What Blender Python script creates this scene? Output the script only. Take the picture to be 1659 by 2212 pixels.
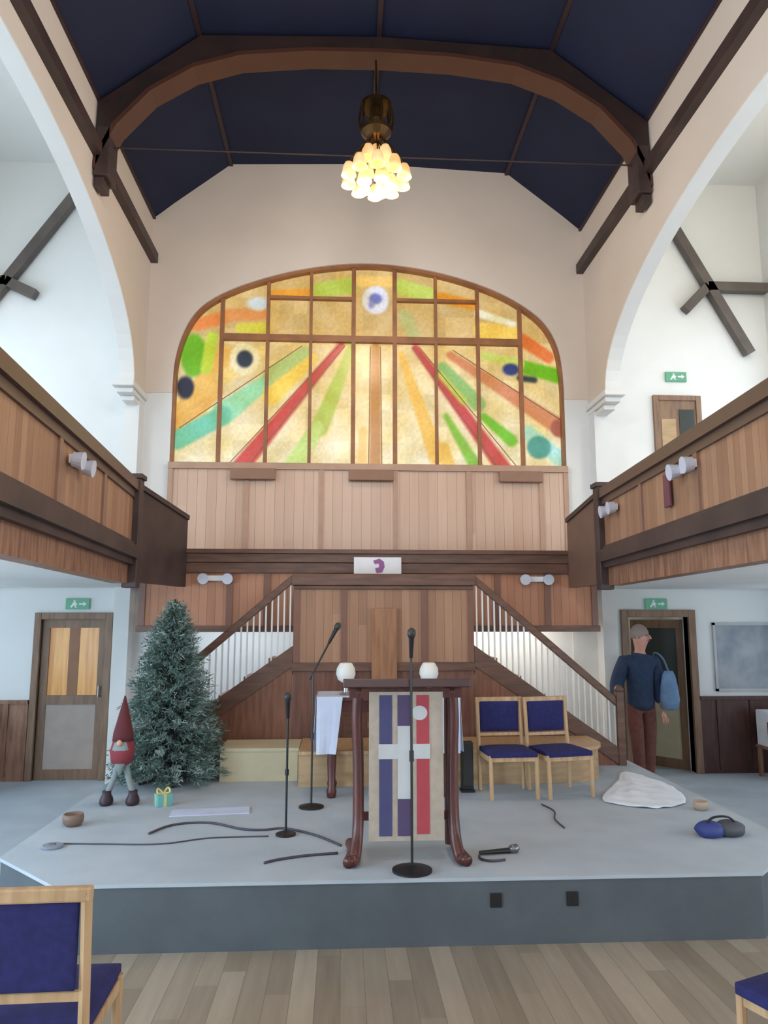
import bpy, bmesh, math, random
import numpy as np
from mathutils import Vector, Matrix
random.seed(7); np.random.seed(7)
for o in list(bpy.data.objects): bpy.data.objects.remove(o)
S = bpy.context.scene; COL = S.collection
PI = math.pi
# ------------------------------------------------------------------ camera
cam_d = bpy.data.cameras.new('camera'); cam = bpy.data.objects.new('camera', cam_d); COL.objects.link(cam)
cam_d.sensor_fit = 'HORIZONTAL'; cam_d.sensor_width = 36; cam_d.lens = 36*1600/1659
cam_d.clip_start = .05
cam.location = (0, 0, 1.85); cam.rotation_euler = (math.radians(90+8.32), 0, -math.radians(3.15))
S.camera = cam
# ------------------------------------------------------------------ light and exposure
S.view_settings.view_transform = 'Standard'; S.view_settings.look = 'None'
S.view_settings.gamma = 1; S.view_settings.exposure = 0.45
W = bpy.data.worlds.new('world'); S.world = W; W.use_nodes = True
bg = W.node_tree.nodes['Background']; bg.inputs[0].default_value = (.72, .86, 1, 1); bg.inputs[1].default_value = 1.0
def area(name, loc, rot, sx, sy, power, color):
    d = bpy.data.lights.new(name, 'AREA'); d.shape = 'RECTANGLE'; d.size = sx; d.size_y = sy
    d.energy = power; d.color = color
    o = bpy.data.objects.new(name, d); COL.objects.link(o); o.location = loc; o.rotation_euler = rot
    return o
SKY = (.64, .83, 1.0); WARM = (1.0, .80, .60)
WIN_Y = [(6.9, 8.7), (3.2, 5.0), (0.2, 2.0), (-2.8, -1.0)]
FU = {6.9: .38, 3.2: .62, .2: .9, -2.8: 1.0}; FL = {6.9: .2, 3.2: .95, .2: 2.0, -2.8: 1.0}
for (a, b) in WIN_Y:                                    # daylight in the side windows, upper and lower
    c = (a+b)/2
    area('window_daylight', (-5.12, c, 4.55), (0, -PI/2, 0), 2.1, 1.7, 66*FU[a], SKY)
    area('window_daylight', (5.77, c, 4.55), (0, PI/2, 0), 2.1, 1.7, 50*FU[a], (.86, .93, 1.0))
    area('window_daylight', (-5.12, c, 1.45), (0, -PI/2, 0), 1.1, 1.7, 70*FL[a], SKY)
    area('window_daylight', (5.77, c, 1.45), (0, PI/2, 0), 1.1, 1.7, 26*FL[a], (.86, .93, 1.0))
area('rear_fill_light', (.33, -7.6, 4.6), (PI/2, 0, 0), 4.2, 3.4, 135, (.84, .92, 1.0))  # unseen fill added behind the camera; the rear wall has no opening

area('under_gallery_fill', (1.9, 8.86, 1.88), (0, 0, 0), 1.4, .3, 9, (1, .93, .80))  # fill without a fixture, added to brighten the wall behind the stairs
area('under_gallery_fill', (-1.1, 8.86, 1.88), (0, 0, 0), 1.4, .3, 4, (.85, .93, 1.0))  # weaker cool fill added on the left side
def fill_point(loc, power, color, r=.2):
    d = bpy.data.lights.new('aisle_fill', 'POINT'); d.energy = power; d.color = color; d.shadow_soft_size = r
    o = bpy.data.objects.new('aisle_fill', d); COL.objects.link(o); o.location = loc; return o
fill_point((5.2, 5.2, 6.8), 60, (1, .84, .62)); fill_point((-4.5, 4.6, 6.8), 36, (1, .95, .85))  # unseen point fills added to brighten the upper aisles

# ------------------------------------------------------------------ helpers
def srgb(r, g, b):
    f = lambda c: (c/255/12.92) if c/255 <= .04045 else ((c/255+.055)/1.055)**2.4
    return (f(r), f(g), f(b), 1)
def mat(name, c, rough=.6, c2=None, scale=6, stretch=(1, 1, 1), bump=0, metal=0, emit=0, spec=.5, bscale=None, detail=4):
    m = bpy.data.materials.new(name); m.use_nodes = True; nt = m.node_tree; N = nt.nodes; L = nt.links
    p = N['Principled BSDF']; p.inputs['Roughness'].default_value = rough; p.inputs['Metallic'].default_value = metal
    p.inputs['Specular IOR Level'].default_value = spec
    p.inputs['Base Color'].default_value = c
    tc = N.new('ShaderNodeTexCoord'); mp = N.new('ShaderNodeMapping'); mp.inputs['Scale'].default_value = stretch
    L.new(tc.outputs['Object'], mp.inputs[0])
    if c2 is None: c2 = tuple(x*.9 for x in c[:3])+(1,)
    nz = N.new('ShaderNodeTexNoise'); nz.inputs['Scale'].default_value = scale; nz.inputs['Detail'].default_value = detail
    L.new(mp.outputs[0], nz.inputs[0])
    mx = N.new('ShaderNodeMix'); mx.data_type = 'RGBA'; mx.inputs[6].default_value = c; mx.inputs[7].default_value = c2
    rp = N.new('ShaderNodeMapRange'); rp.inputs[1].default_value = .35; rp.inputs[2].default_value = .65
    L.new(nz.outputs[0], rp.inputs[0]); L.new(rp.outputs[0], mx.inputs[0]); L.new(mx.outputs[2], p.inputs['Base Color'])
    if bump:
        nb = nz
        if bscale:
            nb = N.new('ShaderNodeTexNoise'); nb.inputs['Scale'].default_value = bscale; L.new(tc.outputs['Object'], nb.inputs[0])
        b = N.new('ShaderNodeBump'); b.inputs['Strength'].default_value = bump; b.inputs['Distance'].default_value = .01
        L.new(nb.outputs[0], b.inputs['Height']); L.new(b.outputs[0], p.inputs['Normal'])
    if emit:
        L.new(mx.outputs[2], p.inputs['Emission Color']); p.inputs['Emission Strength'].default_value = emit
    return m
def plank_mat(name, c1, c2, gap, width, length, axis, rough=.45, across=None):
    """boards running along `axis` ('y' or 'z'), built from world-size maths on object coordinates"""
    m = bpy.data.materials.new(name); m.use_nodes = True; nt = m.node_tree; N = nt.nodes; L = nt.links
    p = N['Principled BSDF']; p.inputs['Roughness'].default_value = rough
    tc = N.new('ShaderNodeTexCoord'); sp = N.new('ShaderNodeSeparateXYZ'); L.new(tc.outputs['Object'], sp.inputs[0])
    def mth(op, a, b=None):
        n = N.new('ShaderNodeMath'); n.operation = op
        for i, v in enumerate((a, b)):
            if v is None: continue
            if isinstance(v, (int, float)): n.inputs[i].default_value = v
            else: L.new(v, n.inputs[i])
        return n.outputs[0]
    if axis == 'y': u, v = sp.outputs[0], sp.outputs[1]
    else:
        v = sp.outputs[2]
        u = mth('ADD', sp.outputs[0], mth('MULTIPLY', sp.outputs[1], 1.0)) if across is None else sp.outputs[across]
    q = mth('DIVIDE', u, width); fl = mth('FLOOR', q); fr = mth('FRACT', q)
    wn = N.new('ShaderNodeTexWhiteNoise'); wn.noise_dimensions = '2D'
    cb = N.new('ShaderNodeCombineXYZ'); L.new(fl, cb.inputs[0])
    off = mth('MULTIPLY', mth('SINE', mth('MULTIPLY', fl, 12.9)), 1.7)
    L.new(mth('FLOOR', mth('DIVIDE', mth('ADD', v, off), length)), cb.inputs[1]); L.new(cb.outputs[0], wn.inputs[0])
    mp = N.new('ShaderNodeMapping'); mp.inputs['Scale'].default_value = (14, 1.2, 14) if axis == 'y' else (14, 14, 1.2)
    L.new(tc.outputs['Object'], mp.inputs[0])
    nz = N.new('ShaderNodeTexNoise'); nz.inputs['Scale'].default_value = 1.6; nz.inputs['Detail'].default_value = 5; L.new(mp.outputs[0], nz.inputs[0])
    fac = mth('ADD', mth('MULTIPLY', wn.outputs[0], .55), mth('MULTIPLY', nz.outputs[0], .5))
    mx = N.new('ShaderNodeMix'); mx.data_type = 'RGBA'; mx.inputs[6].default_value = c1; mx.inputs[7].default_value = c2; L.new(fac, mx.inputs[0])
    g = mth('LESS_THAN', fr, gap/width)
    m2 = N.new('ShaderNodeMix'); m2.data_type = 'RGBA'; L.new(g, m2.inputs[0]); L.new(mx.outputs[2], m2.inputs[6])
    m2.inputs[7].default_value = tuple(x*.35 for x in c1[:3])+(1,)
    L.new(m2.outputs[2], p.inputs['Base Color'])
    return m

class MB:
    def __init__(s): s.v = []; s.f = []
    def add(s, vs, fs):
        n = len(s.v); s.v += [tuple(v) for v in vs]; s.f += [tuple(i+n for i in f) for f in fs]; return s
    def box(s, x0, x1, y0, y1, z0, z1, M=None):
        vs = [(x0, y0, z0), (x1, y0, z0), (x1, y1, z0), (x0, y1, z0), (x0, y0, z1), (x1, y0, z1), (x1, y1, z1), (x0, y1, z1)]
        if M: vs = [M @ Vector(v) for v in vs]
        return s.add(vs, [(0, 3, 2, 1), (4, 5, 6, 7), (0, 1, 5, 4), (1, 2, 6, 5), (2, 3, 7, 6), (3, 0, 4, 7)])
    def bar(s, a, b, w, h, up=(0, 0, 1)):
        a = Vector(a); b = Vector(b); d = (b-a).normalized(); u = Vector(up); r = d.cross(u).normalized(); u = r.cross(d).normalized()
        vs = []
        for p in (a, b):
            for (i, j) in ((-1, -1), (1, -1), (1, 1), (-1, 1)): vs.append(p+r*i*w/2+u*j*h/2)
        return s.add(vs, [(0, 1, 2, 3), (7, 6, 5, 4), (0, 4, 5, 1), (1, 5, 6, 2), (2, 6, 7, 3), (3, 7, 4, 0)])
    def tube(s, pts, r, n=8, cap=True):
        pts = [Vector(p) for p in pts]; rs = r if isinstance(r, (list, tuple)) else [r]*len(pts)
        rings = []; prev = None
        for i, p in enumerate(pts):
            t = (pts[min(i+1, len(pts)-1)]-pts[max(i-1, 0)]).normalized()
            a = Vector((0, 0, 1)) if abs(t.z) < .95 else Vector((1, 0, 0))
            x = t.cross(a).normalized() if prev is None else (prev-t*prev.dot(t)).normalized()
            prev = x; y = t.cross(x)
            rings.append([p+(x*math.cos(2*PI*k/n)+y*math.sin(2*PI*k/n))*rs[i] for k in range(n)])
        vs = [v for R in rings for v in R]; fs = []
        for i in range(len(pts)-1):
            for k in range(n):
                a = i*n+k; b = i*n+(k+1) % n; fs.append((a, b, b+n, a+n))
        if cap: fs.append(tuple(range(n))[::-1]); fs.append(tuple((len(pts)-1)*n+k for k in range(n)))
        return s.add(vs, fs)
    def lathe(s, prof, c=(0, 0, 0), n=24, sx=1, sy=1):
        vs = []; fs = []
        for (r, z) in prof:
            for k in range(n): vs.append((c[0]+r*sx*math.cos(2*PI*k/n), c[1]+r*sy*math.sin(2*PI*k/n), c[2]+z))
        for i in range(len(prof)-1):
            for k in range(n):
                a = i*n+k; b = i*n+(k+1) % n; fs.append((a, b, b+n, a+n))
        fs.append(tuple(range(n))[::-1]); fs.append(tuple((len(prof)-1)*n+k for k in range(n)))
        return s.add(vs, fs)
    def prism(s, poly, axis, d0, d1):
        """poly: 2D points in the plane normal to axis ('x': (y,z), 'y': (x,z), 'z': (x,y))"""
        def P(p, d): return {'x': (d, p[0], p[1]), 'y': (p[0], d, p[1]), 'z': (p[0], p[1], d)}[axis]
        n = len(poly); vs = [P(p, d0) for p in poly]+[P(p, d1) for p in poly]
        fs = [tuple(range(n)), tuple(range(2*n-1, n-1, -1))]+[(i, i+n, (i+1) % n+n, (i+1) % n) for i in range(n)]
        return s.add(vs, fs)
    def build(s, name, m, parent=None, smooth=False, bevel=0, loc=None):
        me = bpy.data.meshes.new(name); me.from_pydata(s.v, [], s.f); me.validate(); me.update()
        bm = bmesh.new(); bm.from_mesh(me); bmesh.ops.recalc_face_normals(bm, faces=bm.faces)
        bmesh.ops.triangulate(bm, faces=[f for f in bm.faces if len(f.verts) > 4]); bm.to_mesh(me); bm.free()
        if m: me.materials.append(m)
        o = bpy.data.objects.new(name, me); COL.objects.link(o)
        if smooth:
            for p in me.polygons: p.use_smooth = True
        if bevel:
            b = o.modifiers.new('bevel', 'BEVEL'); b.width = bevel; b.segments = 2; b.limit_method = 'ANGLE'; b.angle_limit = .6
        if parent: o.parent = parent
        if loc: o.location = loc
        return o
def box(*a): return MB().box(*a)
def tag(o, label, cat, group=None, kind=None):
    o['label'] = label; o['category'] = cat
    if group: o['group'] = group
    if kind: o['kind'] = kind
    return o
def thing(name, label, cat, loc=(0, 0, 0), rz=0, group=None):
    o = bpy.data.objects.new(name, None); COL.objects.link(o); o.location = loc; o.rotation_euler = (0, 0, rz)
    o.empty_display_size = .1
    return tag(o, label, cat, group)
def struct(o, label=None):
    o['kind'] = 'structure'
    if label: o['label'] = label
    return o
def dup(root, loc, rz=0, label=None, scale=None):
    r = root.copy(); COL.objects.link(r); r.location = loc; r.rotation_euler = (0, 0, rz)
    if label: r['label'] = label
    if scale: r.scale = (scale,)*3
    for ch in list(root.children):
        c = ch.copy(); COL.objects.link(c); c.parent = r
        for g in list(ch.children):
            d = g.copy(); COL.objects.link(d); d.parent = c
    return r
def smoothpath(pts, n=6):
    out = []; P = [Vector(p) for p in pts]
    for i in range(len(P)-1):
        p0 = P[max(i-1, 0)]; p1 = P[i]; p2 = P[i+1]; p3 = P[min(i+2, len(P)-1)]
        for k in range(n):
            t = k/n
            out.append(.5*((2*p1)+(p2-p0)*t+(2*p0-5*p1+4*p2-p3)*t*t+(3*p1-p0-3*p2+p3)*t**3))
    out.append(P[-1]); return out

# ------------------------------------------------------------------ materials
M_white = mat('white_paint', (.80, .81, .80, 1), .8, (.77, .78, .77, 1), 1.5, bump=.05, bscale=60)
M_beige = mat('beige_wall', (.74, .645, .565, 1), .8, (.71, .615, .535, 1), 1.5, bump=.05, bscale=60)
M_navy = mat('navy_ceiling_paint', (.008, .0135, .048, 1), .8, (.0065, .011, .04, 1), 2)
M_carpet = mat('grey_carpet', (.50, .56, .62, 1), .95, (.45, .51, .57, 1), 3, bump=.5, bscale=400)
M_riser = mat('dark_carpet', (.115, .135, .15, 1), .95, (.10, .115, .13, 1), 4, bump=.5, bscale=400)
M_floor = plank_mat('wood_plank_floor', (.47, .40, .31, 1), (.19, .145, .105, 1), .003, .125, 1.3, 'y', .42)
WOOD = srgb(158, 116, 92); WOOD2 = srgb(120, 82, 62)
M_board = plank_mat('vertical_boarding', srgb(178, 136, 106), srgb(138, 98, 74), .004, .09, 9, 'z', .5)
M_choir = plank_mat('red_boarding', srgb(192, 138, 108), srgb(156, 106, 80), .004, .09, 9, 'z', .6)
M_wood = mat('brown_oak', WOOD, .4, WOOD2, 2.5, (9, 9, 1.2), .08)
M_woodH = mat('brown_oak_rail', srgb(112, 78, 62), .4, srgb(88, 60, 48), 2.5, (1.2, 9, 9), .08)
M_pale = plank_mat('pale_boarding', srgb(220, 188, 164), srgb(194, 158, 136), .004, .12, 9, 'z', .3, 0)
M_dark = mat('dark_stained_timber', srgb(74, 56, 52), .5, srgb(58, 44, 42), 3, (1, 1, 1), .1)
M_truss = mat('dark_brown_timber', srgb(58, 40, 36), .5, srgb(44, 32, 30), 3, (1, 1, 1), .1)
M_truss2 = mat('grey_brown_timber', srgb(104, 96, 90), .6, srgb(88, 80, 76), 3)
M_lightwood = mat('light_beech', srgb(205, 170, 130), .45, srgb(180, 145, 108), 3, (8, 8, 1), .05)
M_cream = mat('cream_board', srgb(205, 195, 165), .6, srgb(195, 184, 152), 4)
M_tan = mat('tan_ply', srgb(190, 160, 122), .55, srgb(172, 142, 106), 3, (1, 6, 6))
M_blue = mat('blue_upholstery', srgb(40, 41, 100), .9, srgb(33, 33, 86), 30, bump=.3, bscale=500)
M_maho = mat('mahogany', srgb(98, 52, 46), .35, srgb(72, 36, 34), 3, (8, 8, 1), .05)
M_black = mat('black_metal', (.012, .012, .014, 1), .4)
M_greym = mat('grey_metal', (.25, .25, .26, 1), .35, metal=.8)
M_chrome = mat('brushed_metal', (.6, .6, .6, 1), .25, metal=1)
M_whitep = mat('white_plastic', (.82, .82, .84, 1), .4)
M_amber = mat('amber_glass_panel', srgb(206, 156, 84), .3, srgb(182, 122, 58), 3, (7, 1, .4), emit=.22)
M_green = mat('green_sign', (.10, .34, .21, 1), .4, emit=.12)
M_glassdark = mat('dark_door_glass', (.05, .06, .055, 1), .12, (.035, .04, .04, 1), 1)
M_vest = mat('vestibule_wall', (.42, .42, .40, 1), .8)
M_brass = mat('antique_brass', srgb(92, 66, 34), .35, srgb(60, 42, 24), 5, metal=.7)

# ------------------------------------------------------------------ structure
XL, XR, YB, YF = -5.0, 5.65, 9.2, -8.0
floor = struct(box(XL-.3, XR+.3, YF-.3, 4.75, -.12, 0).build('floor', M_floor))
fc = struct(box(XL-.3, XR+.3, 4.75, YB+.25, -.12, 0.0).build('floor', M_carpet))
# back wall with notches for two doors and the arched window
ARCH = [(-2.18, 4.81), (-2.17, 5.1), (-2.12, 5.42), (-2.0, 5.72), (-1.82, 5.94), (-1.55, 6.09), (-1.24, 6.21), (-.92, 6.31), (-.59, 6.39), (-.2, 6.465), (.33, 6.515),
        (.86, 6.465), (1.25, 6.4), (1.6, 6.31), (1.9, 6.19), (2.2, 6.04), (2.47, 5.86), (2.68, 5.63), (2.80, 5.4), (2.85, 5.1), (2.86, 4.81)]
def _cr(P, n):
    out = []
    for i in range(len(P)-1):
        p0, p1, p2, p3 = (np.array(P[j]) for j in (max(i-1, 0), i, i+1, min(i+2, len(P)-1)))
        for k in range(n):
            q = k/n; out.append(tuple(.5*((2*p1)+(p2-p0)*q+(2*p0-5*p1+4*p2-p3)*q*q+(3*p1-p0-3*p2+p3)*q**3)))
    return [(float(a), float(b)) for a, b in out]+[P[-1]]
ARCH = _cr([(-2.18, 4.81), (-2.165, 5.12), (-2.09, 5.45), (-1.94, 5.76), (-1.70, 5.98), (-1.30, 6.18), (-.75, 6.36), (-.2, 6.47), (.33, 6.51), (.86, 6.47), (1.42, 6.36), (1.98, 6.17), (2.38, 5.95), (2.64, 5.72), (2.79, 5.43), (2.845, 5.12), (2.86, 4.81)], 4)
DL0, DL1, DLT = -3.60, -2.84, 1.86
DR0, DR1, DRT = 3.56, 4.33, 1.89
poly = [(XL-.3, 0), (DL0, 0), (DL0, DLT), (DL1, DLT), (DL1, 0), (-2.18, 0)] + ARCH + [(2.86, 0), (DR0, 0), (DR0, DRT), (DR1, DRT), (DR1, 0), (XR+.3, 0), (XR+.3, 8.4), (XL-.3, 8.4)]
struct(MB().prism(poly, 'y', YB, YB+.25).build('wall_back', M_white))
struct(box(-2.18, 2.86, YB+.03, YB+.25, 0, 3.80).build('wall_back_lower', M_white))
def holed(plane_x, thick, y0, y1, z0, z1, holes):
    ys = sorted({y0, y1, *[h[0] for h in holes], *[h[1] for h in holes]}); zs = sorted({z0, z1, *[h[2] for h in holes], *[h[3] for h in holes]})
    m = MB()
    for a, b in zip(ys, ys[1:]):
        for c, d in zip(zs, zs[1:]):
            if any(h[0] <= a and b <= h[1] and h[2] <= c and d <= h[3] for h in holes): continue
            m.box(plane_x, plane_x+thick, a, b, c, d)
    return m
holes = [(a, b, 3.5, 5.6) for a, b in WIN_Y]+[(a, b, .9, 2.0) for a, b in WIN_Y]
struct(holed(XL-.3, .3, YF-.3, YB, 0, 8.4, holes).build('wall_left', M_white))
struct(holed(XR, .3, YF-.3, YB, 0, 8.4, holes).build('wall_right', M_white))
struct(box(XL, XR, YF-.3, YF, 0, 8.4).build('wall_rear', M_white))
wn = 2
for X in (XL-.16, XR+.16):
    for h in holes:
        m = MB()
        for yy in (h[0]+.03, (h[0]+h[1])/2, h[1]-.03): m.box(X-.03, X+.03, yy-.03, yy+.03, h[2], h[3])
        for zz in (h[2]+.03, (h[2]+h[3])/2, h[3]-.03): m.box(X-.03, X+.03, h[0], h[1], zz-.03, zz+.03)
        struct(m.build('window_%d' % wn, M_whitep)); wn += 1
# nave arcade walls: long walls with big low arches, dark wall plate along the top
def arcade(name, x0, x1, spr, cen, crown, z_s):
    a = spr-cen; pts = [(YF, 8.4), (YF, 0)]
    def arch(c, a):
        return [(c-a*math.cos(PI*k/36), z_s+(crown-z_s)*math.sin(PI*k/36)) for k in range(37)]
    c2 = cen-2*a-.35
    pts += [(YF+.0, 0), (max(c2-a, YF+.2), 0)] if c2-a > YF+.2 else []
    second = [(c2-a*math.cos(PI*k/36), z_s+(crown-z_s)*math.sin(PI*k/36)) for k in range(37)]
    pts = [(YF, 8.4), (YF, 0), (c2-a, 0)]+second+[(c2+a, 0), (cen-a, 0)]+arch(cen, a)+[(spr, z_s-.02), (YB-.22, z_s-.10), (YB, z_s-.10), (YB, 8.4)]
    s = 1 if x0 < 0 else -1                       # plastered body with a beige skin on the nave side
    a_, b_ = (x0, x1-.01) if s > 0 else (x0+.01, x1)
    body = struct(MB().prism(pts, 'x', a_, b_).build(name, M_white))
    skin_ = MB().prism(pts, 'x', *((x1-.01, x1) if s > 0 else (x0, x0+.01))).build('nave_face', M_beige, body)
    struct(MB().box(x0, x1, YB-.22, YB, 0, z_s-.10).build(name.replace('nave', 'pier'), M_white))
    return body
arcade('wall_nave_left', -2.70, -2.52, 8.72, 4.98, 6.2, 4.66)
arcade('wall_nave_right', 3.17, 3.35, 8.56, 4.8, 5.96, 4.62)
for (n, x, s, yy, zz) in (('trim_1', -2.52, 1, 8.70, 4.62), ('trim_2', 3.17, -1, 8.60, 4.57)):   # corbels at the arch springing
    m = MB(); xa, xb = (x-.22, x+.04) if s > 0 else (x-.04, x+.22)
    m.box(xa, xb, yy-.14, YB, zz-.03, zz+.04).box(xa+.03, xb-.03, yy-.06, YB, zz-.09, zz-.03).box(xa+.06, xb-.05, yy+.08, YB, zz-.15, zz-.09)
    struct(m.build(n, M_white, bevel=.01))
for (n, x, s) in (('trim_3', -2.52, 1), ('trim_4', 3.17, -1)):     # dark wall plates
    struct(MB().box(min(x, x+s*.09), max(x, x+s*.09), YF, YB-.02, 6.43, 6.56).build(n, M_dark))
gp = [(-2.52, 4.70)]+[(-2.18, 4.70)]+ARCH+[(2.86, 4.70), (3.17, 4.70), (3.17, 7.05), (2.17, 7.90), (.33, 7.97), (-1.53, 7.90), (-2.52, 7.05)]
struct(MB().prism(gp, 'y', YB-.012, YB).build('wall_gable', M_beige))  # overlay whose beige carries the warm dim light of the upper nave
# ceiling of the nave: two slopes and a nearly flat middle with ribs
prof = [(-2.6, 7.0), (-1.53, 7.86), (.33, 7.93), (2.17, 7.86), (3.25, 7.0)]
up = [(x, z+.06) for x, z in prof][::-1]
struct(MB().prism(prof+up, 'y', YF, YB).build('ceiling', M_navy))
m = MB()
for (x, z) in prof[1:4]: m.bar((x, YF, z-.012), (x, YB, z-.012), .05, .04)
for (x, z) in ((-2.5, 7.06), (3.15, 7.06)): m.bar((x, YF, z), (x, YB, z), .03, .03)
struct(m.build('trim_5', mat('rib_timber', srgb(56, 38, 44), .5)))
struct(box(XL, -2.70, YF, YB, 7.8, 7.9).build('ceiling_aisle_left', M_white))
struct(box(3.35, XR, YF, YB, 7.8, 7.9).build('ceiling_aisle_right', M_white))
# wainscot on the back wall
wm = mat('dark_wainscot', srgb(84, 52, 44), .4, srgb(66, 38, 34), 3, (8, 8, 1), .05)
for n, a, b, mm in (('baseboard_left', XL, DL0-.09, M_wood), ('baseboard_right', DR1+.09, XR, wm)):
    m = MB().box(a, b, YB-.03, YB, 0, .9).box(a, b, YB-.055, YB, .88, .92)
    k = a+.2
    while k < b: m.box(k, k+.05, YB-.045, YB, .05, .88); k += .42
    struct(m.build(n, mm))

# ------------------------------------------------------------------ the arched stained glass window
def U(x): return 50+(x+2.18)*1540/5.04
def V(z): return 830-(z-3.82)*775/2.68
def seg(u, v, a, b):
    ax, ay = a; bx, by = b; dx, dy = bx-ax, by-ay; t = np.clip(((u-ax)*dx+(v-ay)*dy)/(dx*dx+dy*dy), 0, 1)
    return np.hypot(u-ax-t*dx, v-ay-t*dy), t
SHAPES = [  # kind, points, half width start/end, colour
    ('s', (240, 420), (110, 640), 40, 60, (236, 186, 96)), ('s', (225, 560), (60, 690), 18, 26, (232, 178, 90)),
    ('s', (390, 400), (240, 500), 22, 30, (240, 205, 120)),
    ('s', (560, 400), (240, 645), 12, 44, (158, 214, 160)), ('s', (240, 650), (70, 745), 36, 36, (120, 196, 156)),
    ('s', (560, 400), (430, 490), 22, 34, (184, 200, 120)), ('s', (590, 420), (430, 570), 16, 36, (246, 208, 92)),
    ('s', (700, 370), (310, 850), 14, 34, (206, 84, 74)),
    ('s', (745, 380), (620, 690), 18, 34, (182, 198, 80)), ('s', (610, 690), (520, 840), 26, 40, (200, 224, 130)),
    ('s', (838, 380), (838, 840), 20, 24, (184, 122, 44)), ('s', (790, 700), (785, 840), 16, 20, (236, 190, 100)),
    ('s', (940, 400), (1080, 790), 14, 34, (240, 190, 92)), ('s', (1110, 760), (1130, 830), 20, 26, (240, 196, 100)),
    ('s', (1000, 375), (1370, 870), 14, 32, (200, 82, 76)),
    ('s', (1110, 450), (1250, 590), 22, 30, (150, 186, 106)), ('s', (1100, 480), (1190, 580), 12, 14, (200, 206, 90)),
    ('s', (1270, 640), (1380, 730), 16, 24, (120, 190, 50)), ('s', (1120, 640), (1240, 840), 12, 26, (140, 188, 70)),
    ('s', (1140, 400), (1600, 690), 16, 36, (214, 140, 96)), ('e', (1570, 680), 30, 34, (170, 96, 76)),
    ('s', (1450, 700), (1600, 820), 30, 30, (176, 222, 200)), ('e', (1490, 755), 48, 44, (84, 156, 140)),
    ('s', (1430, 440), (1600, 480), 26, 30, (112, 184, 26)), ('s', (1420, 485), (1480, 492), 12, 12, (50, 70, 74)),
    ('s', (1280, 400), (1420, 430), 18, 22, (206, 214, 110)), ('e', (1385, 452), 34, 24, (56, 66, 120)),
    ('s', (1430, 330), (1540, 400), 26, 24, (226, 120, 60)), ('s', (1270, 300), (1400, 310), 34, 30, (246, 206, 96)),
    ('s', (1260, 230), (1400, 270), 16, 12, (242, 236, 206)),
    ('e', (120, 420), 50, 84, (112, 178, 40)), ('s', (190, 350), (170, 470), 24, 22, (196, 214, 70)), ('e', (92, 545), 34, 44, (46, 46, 66)),
    ('s', (130, 300), (230, 270), 24, 26, (232, 140, 76)), ('s', (250, 260), (390, 250), 26, 26, (224, 150, 84)),
    ('s', (300, 310), (400, 305), 20, 22, (214, 200, 70)), ('e', (366, 212), 44, 26, (206, 212, 200)),
    ('e', (320, 430), 58, 62, (238, 222, 170)), ('e', (320, 430), 32, 34, (58, 66, 76)),
    ('s', (430, 175), (570, 165), 22, 20, (232, 158, 56)), ('s', (610, 150), (735, 130), 30, 34, (188, 206, 90)),
    ('s', (940, 130), (1060, 160), 34, 30, (196, 210, 96)), ('s', (1100, 170), (1240, 195), 22, 22, (226, 148, 46)),
    ('s', (780, 110), (900, 110), 22, 22, (246, 200, 110)), ('e', (838, 185), 54, 56, (226, 224, 230)), ('e', (838, 180), 26, 22, (120, 128, 196)), ('e', (822, 205), 12, 14, (150, 150, 210)),
    ('s', (960, 250), (990, 320), 30, 26, (190, 186, 120)),
]
def glass_colour(x, z):
    u = U(x); v = V(z); n = len(u)
    t = np.clip((v-340)/440, 0, 1)[:, None]
    top = np.array([214, 180, 116.]); mid = np.array([230, 198, 132.]); bot = np.array([242, 226, 178.])
    c = np.where(v[:, None] < 345, top, mid*(1-t)+bot*t)
    # muted sand panels towards the middle, per pane tint
    pane = np.floor((u-60)/56).astype(int); row = np.floor(v/62).astype(int)
    h = np.sin(pane*12.9898+row*78.233)*43758.5453; h = h-np.floor(h)
    c = c*(.95+.09*h[:, None])
    for s in SHAPES:
        if s[0] == 's':
            d, tt = seg(u, v, s[1], s[2]); w = s[3]+(s[4]-s[3])*tt; q = np.clip((w-d)/12+.5, 0, 1)
        else:
            d = np.hypot((u-s[1][0])/s[2], (v-s[1][1])/s[3]); q = np.clip((1-d)*min(s[2], s[3])/11+.5, 0, 1)
        c = c*(1-q[:, None])+np.array(s[-1], float)*q[:, None]
    wv = np.sin(u/47+2*np.sin(v/61))*np.sin(v/53+1.7*np.sin(u/71)); c = c*(1+np.stack([.035*wv, .06*wv, .16*wv], 1))
    cell = np.sin(np.floor(u/9)*3.17+np.floor(v/9)*7.13)*4758.5; cell = cell-np.floor(cell)
    c = np.clip(c*(.96+.07*cell[:, None]), 0, 255)/255
    lin = np.where(c <= .04045, c/12.92, ((c+.055)/1.055)**2.4)
    return lin
def arch_z(x):
    for (a, za), (b, zb) in zip(ARCH, ARCH[1:]):
        if a <= x <= b: return za+(zb-za)*(x-a)/(b-a) if b > a else max(za, zb)
    return 4.81
win = bpy.data.objects.new('window_1', None); COL.objects.link(win); win.location = (.34, YB, 3.8); win['kind'] = 'structure'
win['label'] = 'wide arched stained glass window with coloured rays above pale boarding'
def wpart(m, name, mt, **k):
    o = m.build(name, mt, None, **k); o.parent = win; o.matrix_parent_inverse = Matrix.Translation((-.34, -YB, -3.8)); return o
NX, NZ = 336, 160
xs = np.linspace(-2.175, 2.855, NX); gv = []; gf = []
for i, x in enumerate(xs):
    zt = arch_z(float(x))
    for j in range(NZ): gv.append((float(x), YB+.10, 3.82+(zt-3.82)*j/(NZ-1)))
for i in range(NX-1):
    for j in range(NZ-1): a = i*NZ+j; gf.append((a, a+NZ, a+NZ+1, a+1))
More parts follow.
